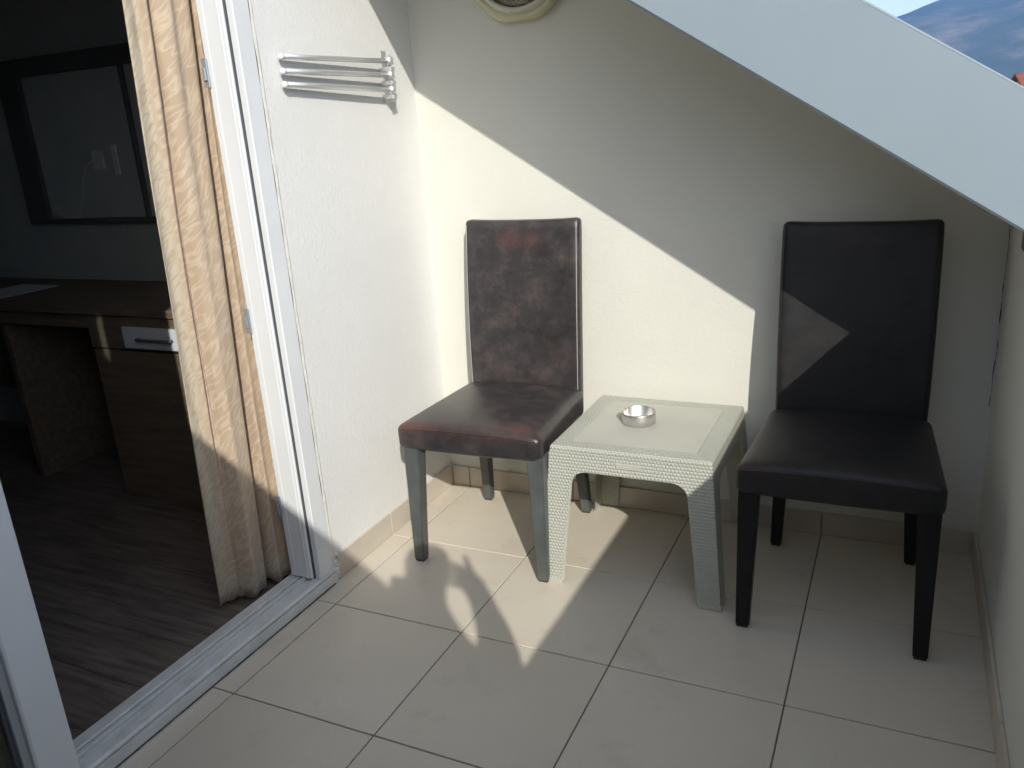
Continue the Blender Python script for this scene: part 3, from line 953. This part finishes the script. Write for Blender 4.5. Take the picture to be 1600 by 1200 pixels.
# ------------------------------------------------------------------ outside: ground, mountains, houses, haze
t = NT('ground_cover')
v = t.coord()
t.set(t.ramp(t.noise(v, 0.02, 8, 0.7), [(0.35, (0.05, 0.07, 0.03)), (0.5, (0.13, 0.12, 0.07)), (0.65, (0.22, 0.20, 0.15))]), 0.95, 0, 0.1)
M['ground'] = t.m
t = NT('mountain_cover')
v = t.coord()
f = t.noise(v, 0.0022, 10, 0.72)
t.set(t.ramp(f, [(0.38, (0.035, 0.055, 0.03)), (0.52, (0.09, 0.09, 0.055)), (0.64, (0.24, 0.19, 0.14))]), 0.95, 0, 0.1)
M['mountain'] = t.m
bm = bmesh.new()
NR, NA = 24, 72
rr = [0.0] + [6 * 1.335 ** i for i in range(NR)]
rings = []
for r in rr[1:]:
    rings.append([bm.verts.new((r * math.cos(2 * math.pi * k / NA), r * math.sin(2 * math.pi * k / NA), -9.0 + (0 if r < 40 else 2.0 * noise.noise(Vector((r * math.cos(2 * math.pi * k / NA), r * math.sin(2 * math.pi * k / NA), 0)) * 0.006)))) for k in range(NA)])
c0 = bm.verts.new((0, 0, -9))
for k in range(NA):
    bm.faces.new((c0, rings[0][k], rings[0][(k + 1) % NA]))
for i in range(len(rings) - 1):
    for k in range(NA):
        bm.faces.new((rings[i][k], rings[i + 1][k], rings[i + 1][(k + 1) % NA], rings[i][(k + 1) % NA]))
struct(finish('ground', bm, 'ground', None, True))

bm = bmesh.new()
NA, NR = 200, 70
grid = []
for i in range(NR + 1):
    rad = 1700 + 3200 * i / NR
    rowv = []
    for j in range(NA + 1):
        az = math.radians(-60 + 150 * j / NA)        # from +y towards +x
        x, y = rad * math.sin(az), rad * math.cos(az)
        f = i / NR
        env = math.sin(math.pi * min(1, max(0, f * 1.02))) ** 1.2 if f < 1 else 0
        azd = math.degrees(az)
        crest = 3300 * min(0.17, max(0.05, 0.0975 + 0.0030 * (azd + 1)))
        p = Vector((x, y, 0)) * 0.0014
        env = math.exp(-((f - 0.52) / 0.24) ** 2) - 0.009
        h = crest * env * (1.0 + 0.16 * noise.fractal(p, 1.0, 2.0, 6)) - 26 * env * abs(noise.noise(p * 5)) - 12 * env * abs(noise.noise(p * 14))
        rowv.append(bm.verts.new((x, y, -12 + max(0, h))))
    grid.append(rowv)
for i in range(NR):
    for j in range(NA):
        bm.faces.new((grid[i][j], grid[i + 1][j], grid[i + 1][j + 1], grid[i][j + 1]))
struct(finish('mountain', bm, 'mountain', None, True))

M['house_wall'] = plain('house_wall', (0.70, 0.66, 0.58), 0.8)
M['house_roof'] = plain('house_roof', (0.30, 0.095, 0.06), 0.8, 0, 0.2, 0.3, 1.0)
M['house_glass'] = plain('house_glass', (0.05, 0.06, 0.07), 0.2)
def house(x, y, w, d, h, rz, label, mat_wall):
    g = empty('house', (x, y, -9.2), label, 'house', math.radians(rz), 'houses beyond the balcony')
    box('wall', -w / 2, w / 2, -d / 2, d / 2, 0, h, mat_wall, g)
    rh = h + w * 0.20
    rf = prism('roof', [(-w / 2 - 0.6, h - 0.1), (0, rh), (w / 2 + 0.6, h - 0.1), (w / 2 + 0.6, h + 0.1), (0, rh + 0.25), (-w / 2 - 0.6, h + 0.1)], 'y', -d / 2 - 0.6, d / 2 + 0.6, 'house_roof', g)
    prism('gable', [(-w / 2, h), (w / 2, h), (0, rh - 0.05)], 'y', -d / 2 + 0.05, d / 2 - 0.05, mat_wall, g)
    box('chimney', w * 0.2, w * 0.2 + 0.7, 0, 0.7, h + 0.3, rh + 1.0, mat_wall, rf)
    nf = int(h // 3)
    for fl in range(nf):
        for k in range(3):
            xx = -w / 2 + w * (k + 0.5) / 3
            box('window', xx - 0.6, xx + 0.6, -d / 2 - 0.06, -d / 2 + 0.02, fl * 3 + 1.0, fl * 3 + 2.4, 'house_glass', g)
house(17.0, 116, 9, 9, 10.4, 97, 'cream house with a red tiled roof just above the metal roof edge at the right', 'house_wall')
house(44, 150, 12, 10, 8.5, -8, 'wider cream house with a red roof standing farther off beyond the balcony', 'house_wall')
box_h = (-5200, 5200, -5200, 5200, -14.5, 640)
t = NT('haze_air')
t.t.nodes.remove(t.b)
pv = t.n('ShaderNodeVolumePrincipled')
pv.inputs['Color'].default_value = (0.20, 0.48, 1.0, 1)
pv.inputs['Density'].default_value = 0.00018
pv.inputs['Anisotropy'].default_value = 0.0
t.l(pv.outputs[0], t.out.inputs['Volume'])
hz = box('haze', *box_h, t.m)
hz['kind'] = 'stuff'
hz['label'] = 'thin blue haze in the air'
